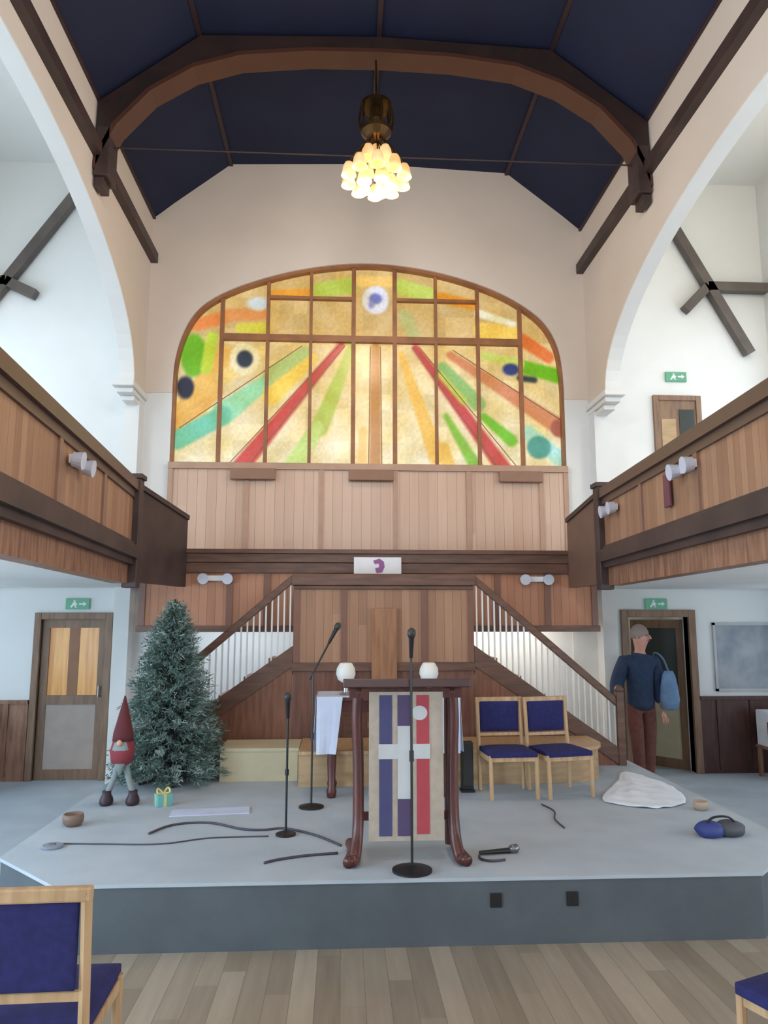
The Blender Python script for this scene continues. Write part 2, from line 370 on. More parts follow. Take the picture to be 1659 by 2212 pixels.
gm = MB().add(gv, gf); g = wpart(gm, 'stained_glass', None)
co = np.empty(len(g.data.vertices)*3); g.data.vertices.foreach_get('co', co); co = co.reshape(-1, 3)
ca = g.data.color_attributes.new('glass', 'FLOAT_COLOR', 'POINT')
cc = np.ones((len(co), 4), np.float32); cc[:, :3] = glass_colour(co[:, 0], co[:, 2]); ca.data.foreach_set('color', cc.ravel())
mg = bpy.data.materials.new('stained_glass'); mg.use_nodes = True; nt = mg.node_tree; p = nt.nodes['Principled BSDF']
at_ = nt.nodes.new('ShaderNodeAttribute'); at_.attribute_name = 'glass'; nt.links.new(at_.outputs['Color'], p.inputs['Emission Color'])
p.inputs['Emission Strength'].default_value = .60; p.inputs['Roughness'].default_value = .25
dk = nt.nodes.new('ShaderNodeVectorMath'); dk.operation = 'SCALE'; dk.inputs['Scale'].default_value = .25
nt.links.new(at_.outputs['Color'], dk.inputs[0]); nt.links.new(dk.outputs[0], p.inputs['Base Color']); g.data.materials.append(mg)
M_mull = mat('window_oak', srgb(160, 108, 70), .5, srgb(138, 90, 58), 4)
def XU(u): return -2.18+(u-50)*5.04/1540
def ZV(v): return 3.82+(830-v)*2.68/775
fr = MB()
for u, w, vb in ((230, .05, 830), (410, .045, 830), (580, .04, 830), (750, .055, 830), (915, .055, 830), (1080, .04, 830), (1250, .045, 830), (1422, .05, 830)):
    x = XU(u); fr.box(x-w/2, x+w/2, YB+.03, YB+.09, 3.82, min(arch_z(x-w/2), arch_z(x+w/2)))
for v, u0, u1, w in ((350, 230, 1422, .085), (190, 410, 750, .04), (190, 915, 1250, .04), (840, 50, 1590, .07)):
    fr.box(XU(u0), XU(u1), YB+.028, YB+.095, ZV(v)-w/2, ZV(v)+w/2)
wpart(fr, 'mullions', M_mull)
ed = MB(); inner = [(x*.985+.005, 3.82+(z-3.82)*.983) for x, z in [(-2.18, 3.78)]+ARCH+[(2.86, 3.78)]]
outer = [(-2.18, 3.78)]+ARCH+[(2.86, 3.78)]
for i in range(len(outer)-1):
    a, b = outer[i], outer[i+1]; c, d = inner[i+1], inner[i]
    ed.prism([a, b, c, d], 'y', YB+.01, YB+.098)
wpart(ed, 'arch_frame', M_mull)
ld = MB()
for a, b in (((690, 372), (275, 826)), ((715, 372), (352, 826)), ((1015, 372), (1395, 826)), ((985, 372), (1318, 826)), ((818, 372), (812, 826)), ((858, 372), (864, 826)), ((1150, 380), (1585, 650)), ((545, 375), (75, 700))):
    ld.bar((XU(a[0]), YB+.095, ZV(a[1])), (XU(b[0]), YB+.095, ZV(b[1])), .01, .008, up=(0, 1, 0))
wpart(ld, 'lead_lines', mat('lead', (.30, .19, .11, 1), .5))
# pale panelled screen beneath it
t = thing('panelled_screen', 'pale boarded oak screen across the wall under the stained glass window', 'wall panelling', (.34, YB, 2.6))
m = MB().box(-2.52, 2.52, -.03, .0, 0, 1.2); o = m.build('boarding', M_pale, t)
m = MB()
for x in (-2.49, -1.55, -.62, .31, 1.24, 2.17, 2.49): m.box(x-.03, x+.03, -.05, -.03, 0, 1.17)
m.box(-2.52, 2.52, -.06, .0, 1.12, 1.2).box(-2.52, 2.52, -.05, -.03, 0, .1)
m.build('stiles', mat('pale_oak_stile', srgb(186, 150, 126), .4), t)
fixm = mat('brown_light_housing', srgb(150, 112, 90), .5)
for x in (-1.45, .02, 1.92):                       # flat brown plates fixed near the top of the screen
    o = MB().box(-.28, .28, -.05, 0, -.14, 0).build('header_plate', fixm, bevel=.01); o.location = (.34+x-.02, YB-.06, 3.72)
    tag(o, {-1.45: 'flat brown plate under the left end of the stained glass', .02: 'flat brown plate under the centre of the stained glass', 1.92: 'flat brown plate under the right end of the stained glass'}[x], 'wall plate', 'brown plates under the stained glass')

# ------------------------------------------------------------------ doors
def exit_sign(x, y, z, label):
    t = thing('exit_sign', label, 'exit sign', (x, y, z))
    MB().box(-.14, .14, -.03, 0, 0, .13).build('panel', M_green, t, bevel=.004)
    mm = MB(); f = -.034
    mm.prism([(-.07, .05), (-.05, .085), (-.02, .085), (.0, .06), (-.02, .05), (-.005, .02), (-.02, .02), (-.04, .05), (-.07, .02), (-.085, .025)], 'y', f, f+.004)
    mm.lathe([(.0, 0), (.012, .001), (.012, .003), (0, .004)], (0, 0, 0), 12)
    mm.v = mm.v[:20]+[(v[0]-.035, f+v[2], .1+v[1]) for v in mm.v[20:]]
    mm.prism([(.02, .055), (.07, .055), (.07, .035), (.11, .065), (.07, .095), (.07, .075), (.02, .075)], 'y', f, f+.004)
    mm.build('pictogram', M_whitep, t)
M_frame = mat('door_oak', srgb(142, 112, 88), .45, srgb(120, 92, 72), 3, (8, 8, 1))
def doorframe(name, x0, x1, z0, z1, w, y=YB):
    t = bpy.data.objects.new(name, None); COL.objects.link(t); t.location = ((x0+x1)/2, y, z0); t['kind'] = 'structure'
    h = (x1-x0)/2; H = z1-z0
    MB().box(-h-w, -h, -.04, .12, 0, H+w).box(h, h+w, -.04, .12, 0, H+w).box(-h, h, -.04, .12, H, H+w).build('door_frame', M_frame, t, bevel=.006)
    return t, h, H
t, h, H = doorframe('door_1', DL0, DL1, 0, DLT, .08); t['label'] = 'oak framed door left of the stage with amber glass in its upper half'
lf = MB(); y0, y1 = .02, .07
lf.box(-h, -h+.09, y0, y1, 0, H).box(h-.09, h, y0, y1, 0, H).box(-h+.09, h-.09, y0, y1, H-.1, H).box(-h+.09, h-.09, y0, y1, .86, .97).box(-h+.09, h-.09, y0, y1, 0, .12)
lf.build('door_leaf', M_frame, t)
box(-h+.09, h-.09, .03, .06, .12, .86).build('lower_panel', mat('grey_pink_panel', srgb(176, 160, 150), .5), t)
box(-h+.09, h-.09, .04, .05, .97, H-.1).build('amber_glass', M_amber, t)
MB().box(-.06, .06, .032, .045, .97, H-.1).build('glazing_bar', mat('inner_bar', srgb(150, 104, 72), .5), t)
MB().tube([(h-.05, -.02, .95), (h-.05, -.02, 1.08)], .01).tube([(h-.05, -.02, .96), (h-.05, .03, .96)], .008).build('door_handle', M_chrome, t)
exit_sign(-3.19, YB, 1.98, 'green running-man exit sign above the amber glazed door on the left')
t, h, H = doorframe('door_2', DR0, DR1, 0, DRT, .09); t['label'] = 'oak framed doorway right of the stage with its glazed leaf standing open'
# leaf swung into the room beyond
Ml = Matrix.Translation((h, .14, 0)) @ Matrix.Rotation(math.radians(-52), 4, 'Z')
lf = MB(); w = .74
for a in ((-w, -w+.1, 0, .05, 0, H-.03), (-.1, 0, 0, .05, 0, H-.03), (-w+.1, -.1, 0, .05, H-.14, H-.03), (-w+.1, -.1, 0, .05, .8, .9), (-w+.1, -.1, 0, .05, 0, .12)): lf.box(*a, Ml)
lf.build('door_leaf', M_frame, t)
box(-w+.1, -.1, .02, .03, .9, H-.14, Ml).build('dark_glass', M_glassdark, t)
box(-w+.1, -.1, .015, .035, .12, .8, Ml).build('lower_panel', M_cream, t)
v = MB().box(3.2, 3.26, YB+.25, 11, 0, 2.6).box(4.75, 4.81, YB+.25, 11, 0, 2.6).box(3.2, 4.81, 11, 11.06, 0, 2.6).box(3.2, 4.81, YB+.25, 11, 2.5, 2.6).box(3.2, 4.81, YB+.25, 11, -.06, 0)
struct(v.build('wall_vestibule', M_vest))
area('vestibule_lamp', (4.0, 10.2, 2.4), (0, 0, 0), .5, .5, 5, (1, .95, .85))
exit_sign(3.93, YB, 1.99, 'green running-man exit sign above the open doorway on the right')
t, h, H = doorframe('door_3', 4.10, 4.60, 2.75, 4.70, .07); t['label'] = 'small upper door opening off the right gallery'
lf = MB().box(-h, h, -.02, -.0, 0, H); lf.build('door_leaf', M_frame, t)
box(.02, h-.03, -.03, -.02, .5, H-.12).build('dark_glass', M_glassdark, t)
box(-h+.03, -.03, -.026, -.02, .5, H-.25).build('pale_panel', M_tan, t)
exit_sign(4.36, YB, 4.96, 'green running-man exit sign high above the upper gallery door')

# ------------------------------------------------------------------ roof truss of the nave
YT = 7.05
under = [(-2.52, 6.3), (-2.45, 6.5), (-2.33, 6.78), (-2.0, 7.18), (-1.58, 7.46), (-1.11, 7.62), (-.4, 7.70), (.33, 7.72), (1.1, 7.70), (1.78, 7.62), (2.25, 7.44), (2.66, 7.17), (2.98, 6.8), (3.11, 6.5), (3.17, 6.3)]
over = [(3.16, 7.04), (2.15, 7.83), (.33, 7.90), (-1.51, 7.83), (-2.51, 7.04)]
t = thing('roof_truss', 'dark curved timber truss spanning the navy ceiling of the nave', 'roof truss', (0, YT, 0))
MB().prism(under+over, 'y', -.10, .10).build('arched_beam', M_truss, t)
m = MB()
for i in range(len(under)-1):
    (a, za), (b, zb) = under[i], under[i+1]; m.bar((a, 0, za), (b, 0, zb), .26, .045)
m.build('soffit_moulding', mat('red_brown_moulding', srgb(84, 50, 38), .45), t)
m = MB()
for x, s in ((-2.5, 1), (3.15, -1)): MB().box(min(x, x+s*.14), max(x, x+s*.14), -.13, .13, 6.22, 6.75).box(min(x, x+s*.09), max(x, x+s*.09), -.1, .1, 6.12, 6.22).build('bracket', M_dark, t, bevel=.01)
MB().tube([(-2.42, 0, 6.6), (3.07, 0, 6.6)], .008).build('tie_rod', M_truss, t)
m = MB()
# frames on the aisle end walls
for sgn, name, lab in ((1, 'wall_truss', 'grey-brown timber truss frame in the right aisle'), (-1, 'wall_truss', 'grey-brown timber truss frame in the left aisle')):
    cx = .33
    t = thing(name, lab, 'roof truss', (cx, YB, 0))
    if sgn > 0: A, B, C0, D, K = (3.75, 7.8), (5.02, 5.34), (4.5, 6.26), (5.32, 6.26), (4.18, 5.93)
    else: A, B, C0, D, K = (-3.55, 7.8), (-4.95, 5.6), (-4.62, 6.1), (-5.33, 6.1), (-4.25, 5.93)
    MB().bar((A[0], -.08, A[1]-.07), (B[0], -.08, B[1]), .12, .11, up=(0, 1, 0)).build('rafter', M_truss2, t)
    MB().bar((C0[0], -.08, C0[1]), (D[0], -.08, D[1]), .12, .11, up=(0, 1, 0)).build('tie_beam', M_truss2, t)
    MB().bar((C0[0], -.08, C0[1]), (K[0], -.08, K[1]), .12, .11, up=(0, 1, 0)).build('strut', M_truss2, t)
def ceiling_spot(x, y, label):
    t = thing('ceiling_spotlight', label, 'spotlight', (x, y, 7.8), 0, 'aisle ceiling spotlights')
    MB().lathe([(.05, -.02), (.05, 0)], n=16).build('base', M_black, t)
    MB().tube([(0, 0, -.02), (0, 0, -.1)], .01).build('arm', M_black, t)
    MB().tube([(0, .05, -.08), (0, -.08, -.16)], [.04, .065], 14).build('lamp_head', M_black, t)
ceiling_spot(-3.33, 7.95, 'small black spotlight on the ceiling of the left aisle')
ceiling_spot(4.30, 8.05, 'small black spotlight on the ceiling of the right aisle')

# ------------------------------------------------------------------ chandelier
CX_, CY_ = .30, 6.9
t = thing('chandelier', 'lit chandelier of frosted glass shades under a dark basket, hanging in the nave', 'chandelier', (CX_, CY_, 0))
MB().tube([(0, .1, 7.66), (0, 0, 7.45), (0, 0, 7.12)], .012).lathe([(.02, 7.10), (.05, 7.13), (.03, 7.17), (.012, 7.2)], n=14).build('rod', M_brass, t)
m = MB().lathe([(.03, 6.66), (.10, 6.70), (.155, 6.76), (.16, 6.80), (.15, 6.80), (.06, 6.78)], n=20)
m.lathe([(.13, 7.04), (.16, 7.04), (.16, 7.08), (.13, 7.08)], n=20)
for k in range(10):
    a = 2*PI*k/10; m.tube([(.155*math.cos(a), .155*math.sin(a), 6.78), (.175*math.cos(a), .175*math.sin(a), 6.9), (.15*math.cos(a), .15*math.sin(a), 7.06)], .012, 6)
m.lathe([(.04, 6.8), (.07, 6.9), (.05, 7.05), (.015, 7.12)], n=16)
m.build('basket', M_brass, t, smooth=False)
M_shade = mat('frosted_glass_shade', srgb(250, 214, 158), .3, srgb(240, 188, 124), 6, emit=.42)
ring = [(0.0, 6.62, 1), (.17, 6.52, 6), (.29, 6.36, 10), (.15, 6.30, 5)]
for (r, z, n) in ring:
    for k in range(n):
        a = 2*PI*(k+.5*(r > .2))/n
        MB().tube(smoothpath([(0, 0, 6.72), (r*.55*math.cos(a), r*.55*math.sin(a), (6.72+z)/2+.05), (r*math.cos(a), r*math.sin(a), z+.02)], 3), .007, 6).build('arm', M_brass, t)
        c = (r*math.cos(a), r*math.sin(a), z)
        MB().lathe([(.018, .015), (.04, 0), (.058, -.04), (.066, -.09), (.078, -.135), (.072, -.132), (.055, -.07), (.03, -.02)], c, 14).build('glass_shade', M_shade, t, smooth=True)
d = bpy.data.lights.new('chandelier_glow', 'POINT'); d.energy = 62; d.color = WARM; d.shadow_soft_size = .3
o = bpy.data.objects.new('chandelier_glow', d); COL.objects.link(o); o.location = (CX_, CY_, 6.0)
# unseen copies of the chandelier, added to bring top light to the nave
for yy in (2.2, -2.8):
    c = dup(t, (CX_, yy, 0), .3, 'unseen added chandelier '+('above the front rows of the nave' if yy > 0 else 'nearest the rear wall of the nave'))
    d2 = bpy.data.objects.new('chandelier_glow', d.copy()); COL.objects.link(d2); d2.data.energy = 120; d2.data.color = (1, .94, .88); d2.location = (CX_, yy, 5.95)  # top light of the added copies, stronger than the front fitting

# ------------------------------------------------------------------ side galleries
def gallery(side):
    # front in plan: from far end A to near end B
    if side == 'left': A, B, s, out, lab = Vector((-2.05, 7.3, 0)), Vector((-1.33, -2.0, 0)), -1, XL, 'left side gallery with panelled oak front and dark moulded base'
    else: A, B, s, out, lab = Vector((2.69, 7.5, 0)), Vector((1.99, -2.0, 0)), 1, XR, 'right side gallery with panelled oak front and dark moulded base'
    L = (B-A).length; d = (B-A)/L
    n = Vector((-d.y, d.x, 0)); 
    if n.x*s > 0: n = -n                          # n points into the nave
    t = thing('side_gallery', lab, 'gallery')
    def pb(m, s0, s1, o0, o1, z0, z1):            # along, outwards into the nave, height
        vs = []
        for z in (z0, z1):
            for (a, b) in ((s0, o0), (s1, o0), (s1, o1), (s0, o1)): p = A+d*a+n*b; vs.append((p.x, p.y, z))
        m.add(vs, [(0, 3, 2, 1), (4, 5, 6, 7), (0, 1, 5, 4), (1, 2, 6, 5), (2, 3, 7, 6), (3, 0, 4, 7)])
    m = MB(); pb(m, 0, L, -.06, 0, 2.5, 3.12); m.build('boarded_front', M_board, t)
    m = MB(); pb(m, -.02, L, -.09, .05, 3.10, 3.20); pb(m, 0, L, -.07, .02, 3.03, 3.10); m.build('top_rail', mat('dark_oak_rail', srgb(96, 72, 62), .4), t)
    m = MB(); pb(m, 0, L, -.07, .07, 2.44, 2.56); pb(m, 0, L, -.07, .035, 2.56, 2.60); pb(m, 0, L, -.07, .03, 2.38, 2.44); m.build('base_moulding', M_dark, t)
    m = MB(); pb(m, .05, L, -.16, -.02, 2.20, 2.39); m.build('fascia', M_wood, t)
    k = .0; st = mat('stile', srgb(140, 104, 86), .4)
    while k < L:
        m = MB(); pb(m, k, k+.07, 0, .018, 2.60, 3.03); m.build('stile', st, t); k += 1.22
    m = MB()
    m.add([(A.x, A.y, 2.22), (out, A.y, 2.22), (out, B.y, 2.22), (B.x, B.y, 2.22), (A.x, A.y, 2.5), (out, A.y, 2.5), (out, B.y, 2.5), (B.x, B.y, 2.5)],
          [(0, 1, 2, 3), (4, 5, 6, 7), (0, 1, 5, 4), (1, 2, 6, 5), (2, 3, 7, 6), (3, 0, 4, 7)])
    # inset from the fascia so that the deck hides behind it
    m.v = [(v[0]+(s*.1 if abs(v[0]) < 4 else -s*.02), v[1], v[2]) for v in m.v]
    m.build('deck', M_white, t)
    # tail of the deck to the end wall
    # end wall of the gallery front that turns in to meet the choir gallery (dark raked panel)
    if side == 'left': E = Vector((-1.80, 8.44, 0)); zt0, zt1 = 3.14, 2.98
    else: E = Vector((2.64, 8.44, 0)); zt0, zt1 = 3.14, 2.98
    m = MB(); q = (E-A).normalized(); w = Vector((-q.y, q.x, 0))*.04
    vs = []
    for (p, zb, zt) in ((A, 2.22, zt0), (E, 2.22, zt1)):
        for ww in (-w, w): vs += [tuple((p+ww).to_tuple()[:2])+(zb,), tuple((p+ww).to_tuple()[:2])+(zt,)]
    m.add(vs, [(0, 1, 3, 2), (4, 6, 7, 5), (0, 4, 5, 1), (2, 3, 7, 6), (1, 5, 7, 3), (0, 2, 6, 4)])
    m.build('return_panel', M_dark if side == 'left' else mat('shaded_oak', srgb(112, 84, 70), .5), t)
    m = MB().bar((A.x, A.y, zt0+.02), (E.x, E.y, zt1+.02), .12, .05); m.build('return_rail', M_dark, t)
    MB().box(A.x-.07, A.x+.07, A.y-.07, A.y+.07, 2.16, 3.26).box(A.x-.09, A.x+.09, A.y-.09, A.y+.09, 3.22, 3.27).build('corner_post', M_dark, t, bevel=.008)
    xa, xb = (XL, -2.36) if side == 'left' else (3.02, XR)
    MB().box(xa+.02, xb-.02, A.y+.05, YB-.02, 2.24, 2.48).build('deck_end', M_white, t)
    return A, d, n, L
gl = gallery('left'); gr = gallery('right')
def twin_light(loc, rz, label):
    t = thing('twin_spotlight', label, 'twin spotlight', loc, rz, 'twin white spotlights on the gallery fronts')
    MB().box(-.17, .17, -.02, 0, -.03, .03).build('bracket', M_whitep, t, bevel=.004)
    for x in (-.135, .135):
        MB().tube([(x, -.02, 0), (x, -.09, -.01)], [.05, .062], 16).build('lamp_head', mat('spot_white', (.62, .64, .74, 1), .4), t)
    return t
def on_front(gal, px_s, z, off=.02):
    A, d, n, L = gal; p = A+d*px_s+n*off; return (p.x, p.y, z)
rl = math.atan2(gl[2].y, gl[2].x)+PI/2; rr = math.atan2(gr[2].y, gr[2].x)+PI/2
twin_light(on_front(gl, 2.15, 2.93), rl, 'twin spotlight on the left gallery front')
twin_light(on_front(gr, 2.35, 2.95), rr, 'twin spotlight on the right gallery front beside a plum plaque')
twin_light(on_front(gr, .45, 2.93), rr, 'twin spotlight at the far end of the right gallery front')
o = MB().box(-.06, .06, -.02, 0, -.13, .13).build('plum_plaque', mat('plum', srgb(112, 60, 74), .5), bevel=.004); o.location = on_front(gr, 1.95, 2.85); o.rotation_euler = (0, 0, rr)
tag(o, 'small plum-coloured plaque on the right gallery front', 'plaque')

# ------------------------------------------------------------------ choir gallery behind the pulpit
GY = 8.5
t = thing('choir_gallery', 'boarded oak choir gallery front across the back with a dark cornice', 'gallery', (0, GY, 0))
box(-2.28, 2.94, 0, .06, 1.76, 2.40).build('boarded_front', M_choir, t)
MB().box(-1.86, 2.70, -.05, .10, 2.50, 2.64).box(-1.86, 2.70, -.08, .10, 2.60, 2.65).box(-1.9, 2.74, -.03, .08, 2.38, 2.50).build('cornice', M_woodH, t, bevel=.006)
MB().box(-2.30, 2.96, -.03, .08, 1.72, 1.79).build('bottom_rail', M_woodH, t, bevel=.004)
st = mat('stile_red', srgb(124, 84, 68), .4)
for x in (-2.25, -1.28, -.86, 1.78, 2.36, 2.91): MB().box(x-.035, x+.035, -.015, 0, 1.79, 2.38).build('stile', st, t)
box(-2.28, 2.94, .06, YB-GY-.02, 1.9, 2.02).build('deck', M_wood, t)
twin_light((-1.43, GY-.015, 2.32), 0, 'twin spotlight under the cornice left of the pulpit')
twin_light((2.22, GY-.015, 2.32), 0, 'twin spotlight under the cornice right of the pulpit')
t = thing('church_sign', 'white sign with a purple emblem at the centre of the cornice', 'sign', (.39, GY-.08, 2.46))
box(-.27, .27, -.02, 0, -.09, .10).build('panel', M_whitep, t, bevel=.004)
m = MB(); m.prism([(-.01, -.08), (.05, -.07), (.08, -.01), (.07, .05), (.02, .085), (-.05, .06), (-.03, .02), (.01, .03), (.02, -.01), (-.03, -.03)], 'y', -.025, -.02)
m.build('emblem', mat('purple', srgb(150, 90, 150), .5), t)

# ------------------------------------------------------------------ stage
SX0, SX1 = -2.15, 3.05
t = thing('stage', 'low grey carpeted stage with a dark front riser and chamfered corners', 'stage', (.45, 6.2, 0))
pl = [(-1.62, 4.53), (2.5, 4.53), (SX1, 5.06), (SX1, 8.75), (SX0, 8.75), (SX0, 5.06)]
pl = [(x-.45, y-6.2) for x, y in pl]
MB().prism(pl, 'z', .35, .37).build('carpet_top', M_carpet, t)
sc = [(x*.996, y*.996) for x, y in pl]
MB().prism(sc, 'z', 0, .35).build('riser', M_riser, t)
for k, x in enumerate((.90, 1.35)):
    o = MB().box(-.035, .035, -.008, 0, -.04, .04).build('floor_socket', M_black, bevel=.003); o.location = (x, 4.535, .245)
    tag(o, ('left' if k == 0 else 'right')+' black socket plate on the front riser of the stage', 'socket', 'black sockets on the stage riser')

# ------------------------------------------------------------------ plinths, pulpit and stairs
t = thing('low_platform', 'low tan platform with a rounded right end behind the chairs', 'platform', (0, 0, .37))
pp = [(-.39, 7.72), (-.39, 6.96), (1.9, 7.0)]+[(2.13+.36*math.sin(a), 7.40-.38*math.cos(a)) for a in [PI*k/14 for k in range(1, 8)]]+[(2.49, 7.72)]
MB().prism(pp, 'z', 0, .28).build('platform_body', M_tan, t)
MB().prism([(x+(.02 if x > 2 else 0), y-.02 if y < 7.7 else y) for x, y in pp], 'z', .28, .31).build('platform_top', M_lightwood, t)
t = thing('cream_platform', 'low cream box platform between the Christmas tree and the table', 'platform', (-.77, 7.48, .37))
box(-.36, .36, -.26, .24, 0, .27).build('platform_body', M_cream, t)
box(-.37, .37, -.275, .24, .27, .30).build('platform_top', M_cream, t)
PY = 7.8
t = thing('pulpit', 'central boarded oak pulpit between two flights of stairs', 'pulpit', (.43, PY, .37))
w = .94
MB().box(-w, w, 0, .66, .98, 1.86).build('upper_front', M_board, t)
MB().box(-w-.02, w+.02, -.05, .66, 1.84, 1.96).box(-w, w, -.03, .6, 1.80, 1.84).build('top_rail', M_woodH, t, bevel=.008)
MB().box(-w-.01, w+.01, -.025, .6, .96, 1.05).build('middle_rail', M_woodH, t, bevel=.006)
MB().box(-w, w, .012, .66, 0, .97).build('lower_front', mat('red_oak_panel', srgb(126, 84, 66), .42, srgb(104, 66, 52), 3, (9, 9, 1)), t)
for x in (-.91, -.42, .42, .91): MB().box(x-.03, x+.03, -.018, 0, 1.05, 1.80).build('stile', st, t)
m = MB().box(-.13, .13, -.05, 0, .45, 1.60).box(-.17, .17, -.06, 0, .40, .46)
m.build('centre_pilaster', mat('gold_oak', srgb(160, 112, 78), .4, srgb(136, 92, 62), 3, (9, 9, 1)), t)
for x in (-.36, .36): box(x-.06, x+.06, -.03, 0, 0, .96).build('pier', M_woodH, t)
M_bal = mat('white_baluster', (.74, .73, .71, 1), .5)
def stair(s, lab):
    x0 = .43+s*(w+.004); n = 6; run = 1.5; zt = 1.35+.0; zb = .0
    t = thing('staircase', lab, 'staircase', (x0, PY, .37))
    H = 1.11
    # stringer + panelled spandrel
    MB().prism([(0, H-.10), (s*run, 0), (s*run, .17), (0, H+.11)][::1], 'y', -.02, .04).build('string', M_woodH, t)
    MB().prism([(0, 0), (s*run, 0), (s*run, .03), (0, H-.08)], 'y', 0, .03).build('spandrel_panel', mat('spandrel_oak', srgb(138, 90, 66), .42, srgb(112, 70, 50), 3, (9, 9, 1)), t)
    for k in range(n):
        xa = s*run*(n-1-k)/n; xb = s*run*(n-k)/n; zz = H*(k+1)/n
        box(min(xa, xb), max(xa, xb), .045, .62, max(zz-H/n, 0), zz-.02).build('tread', M_wood, t)
    # handrail from pulpit top to newel
    za, zc = 1.92, .60
    MB().bar((0, .01, za), (s*(run+.03), .01, zc), .05, .075).build('handrail', M_woodH, t, bevel=.01)
    for k in range(24):
        f = (k+.5)/24; x = s*run*f; z0 = H+.05-(H-.05)*f; z1 = za-.03+(zc-za)*f
        MB().box(x-.008, x+.008, .002, .018, z0-.04, z1).build('baluster', M_bal, t)
    MB().box(s*(run+.02)-.04, s*(run+.02)+.04, -.03, .05, 0, .74).lathe([(.045, .74), (.05, .77), (.03, .80), (.01, .81)], (s*(run+.02), .01, 0), 12).build('newel_post', M_woodH, t, bevel=.006)
    return t
stair(1, 'oak staircase rising to the pulpit from the right, behind the blue chairs')
stair(-1, 'oak staircase rising to the pulpit from the left, behind the Christmas tree')

# ------------------------------------------------------------------ chairs
def chair(label, loc, rz, scale=1):
    """beech chair facing -Y in its own space"""
    t = thing('upholstered_chair', label, 'chair', loc, rz, None); t.scale = (scale,)*3
    hw, d0, d1 = .25, -.25, .23
    def cush(x0, x1, y0, y1, z0, z1, name, crown=.02, axis='z'):
        m = MB(); n = 10; vs = []; fs = []
        for side in (0, 1):
            for i in range(n+1):
                for j in range(n+1):
                    u, v = i/n, j/n; e = (1-abs(2*u-1)**4)*(1-abs(2*v-1)**4)
                    if axis == 'z': vs.append((x0+(x1-x0)*u, y0+(y1-y0)*v, (z1-crown+crown*1.3*e) if side else z0))
                    else: vs.append((x0+(x1-x0)*u, (y0+crown-crown*1.3*e) if side else y1, z0+(z1-z0)*v))
        N = (n+1)**2
        for side in (0, 1):
            for i in range(n):
                for j in range(n): a = side*N+i*(n+1)+j; fs.append((a, a+1, a+n+2, a+n+1))
        rim = [i*(n+1) for i in range(n+1)]+[n*(n+1)+j for j in range(1, n+1)]+[i*(n+1)+n for i in range(n-1, -1, -1)]+[j for j in range(n-1, 0, -1)]
        for a, b in zip(rim, rim[1:]+rim[:1]): fs.append((a, b, b+N, a+N))
        m.add(vs, fs); return m.build(name, M_blue, t, smooth=True, bevel=.006)
    cush(-hw+.02, hw-.02, d0, d1-.03, .385, .45, 'seat')
    cush(-hw+.05, hw-.05, .235, .275, .56, .86, 'backrest', axis='y')
    for x in (-hw+.025, hw-.025):
        MB().tube([(x, d1-.02, 0), (x, d1, .40), (x, d1+.045, .885)], .02, 8).build('leg', M_lightwood, t)
        MB().tube([(x, d0+.02, 0), (x, d0+.03, .40)], .02, 8).build('leg', M_lightwood, t)
        MB().bar((x, d0+.03, .365), (x, d1, .365), .022, .045).build('side_rail', M_lightwood, t)
    MB().bar((-hw+.005, d1+.045, .875), (hw-.005, d1+.045, .875), .036, .05).build('top_rail', M_lightwood, t, bevel=.008)
    MB().bar((-hw+.03, d1+.015, .535), (hw-.03, d1+.015, .535), .02, .03).build('lower_back_rail', M_lightwood, t)
    MB().bar((-hw+.03, d0+.03, .365), (hw-.03, d0+.03, .365), .02, .04).build('front_rail', M_lightwood, t)
    return t
c0 = chair('blue upholstered beech chair in the left foreground with its back to the camera', (-1.135, 3.12, 0), PI+.03, 1.02)
dup(c0, (1.88, 2.98, 0), math.radians(-68), 'blue upholstered beech chair at the right edge of the foreground', 1.0)
dup(c0, (1.43, 6.58, .372), math.radians(4), 'blue upholstered chair on the stage nearest the lectern', .88)
dup(c0, (1.89, 6.60, .372), math.radians(12), 'blue upholstered chair on the stage nearest the stairs', .88)
dup(c0, (-4.12, 8.62, 0), math.radians(30), 'blue chair by the back wall at the far left edge', .95)

# ------------------------------------------------------------------ lectern with banner
t = thing('lectern', 'mahogany lectern with curved feet carrying a cross banner at the front of the stage', 'lectern', (.405, 4.92, .37))
for s in (-1, 1):
    x = s*.30
    pts = [(x*1.12, -.20, .045), (x*1.06, -.16, .06), (x, -.08, .22), (x*1.0, -.05, .6), (x*1.03, -.05, .85), (x*1.0, -.06, 1.05)]
    MB().tube(smoothpath(pts, 5), .036, 10).build('side_post', M_maho, t, smooth=True)
    MB().tube(smoothpath([(x*1.2, -.20, .035), (x*1.1, 0, .045), (x*1.15, .2, .035)], 5), .035, 10).build('foot', M_maho, t, smooth=True)
    MB().tube([(x, .14, .04), (x, .12, 1.05)], .028, 8).build('rear_post', M_maho, t)
Mt = Matrix.Translation((0, 0, 1.06)) @ Matrix.Rotation(math.radians(-7), 4, 'X')
MB().box(-.40, .40, -.18, .24, 0, .03, Mt).box(-.40, .40, -.195, -.18, -.02, .035, Mt).build('sloping_top', mat('dark_mahogany', srgb(72, 40, 40), .35), t, bevel=.006)
MB().box(-.36, .36, -.09, -.05, .99, 1.05).build('front_rail', M_maho, t); MB().box(-.3, .3, .1, .13, .2, .25).build('rear_rail', M_maho, t)
M_cloth = mat('cream_banner_cloth', srgb(186, 174, 160), .9, srgb(176, 164, 150), 20, bump=.2, bscale=300)
M_bn = mat('navy_cloth', srgb(78, 78, 118), .9); M_br = mat('red_cloth', srgb(178, 74, 84), .9); M_bw = mat('white_cloth', srgb(200, 204, 206), .9); M_bp = mat('purple_cloth', srgb(88, 74, 108), .9)
b = box(-.235, .235, -.108, -.10, .13, 1.03).build('banner', M_cloth, t)
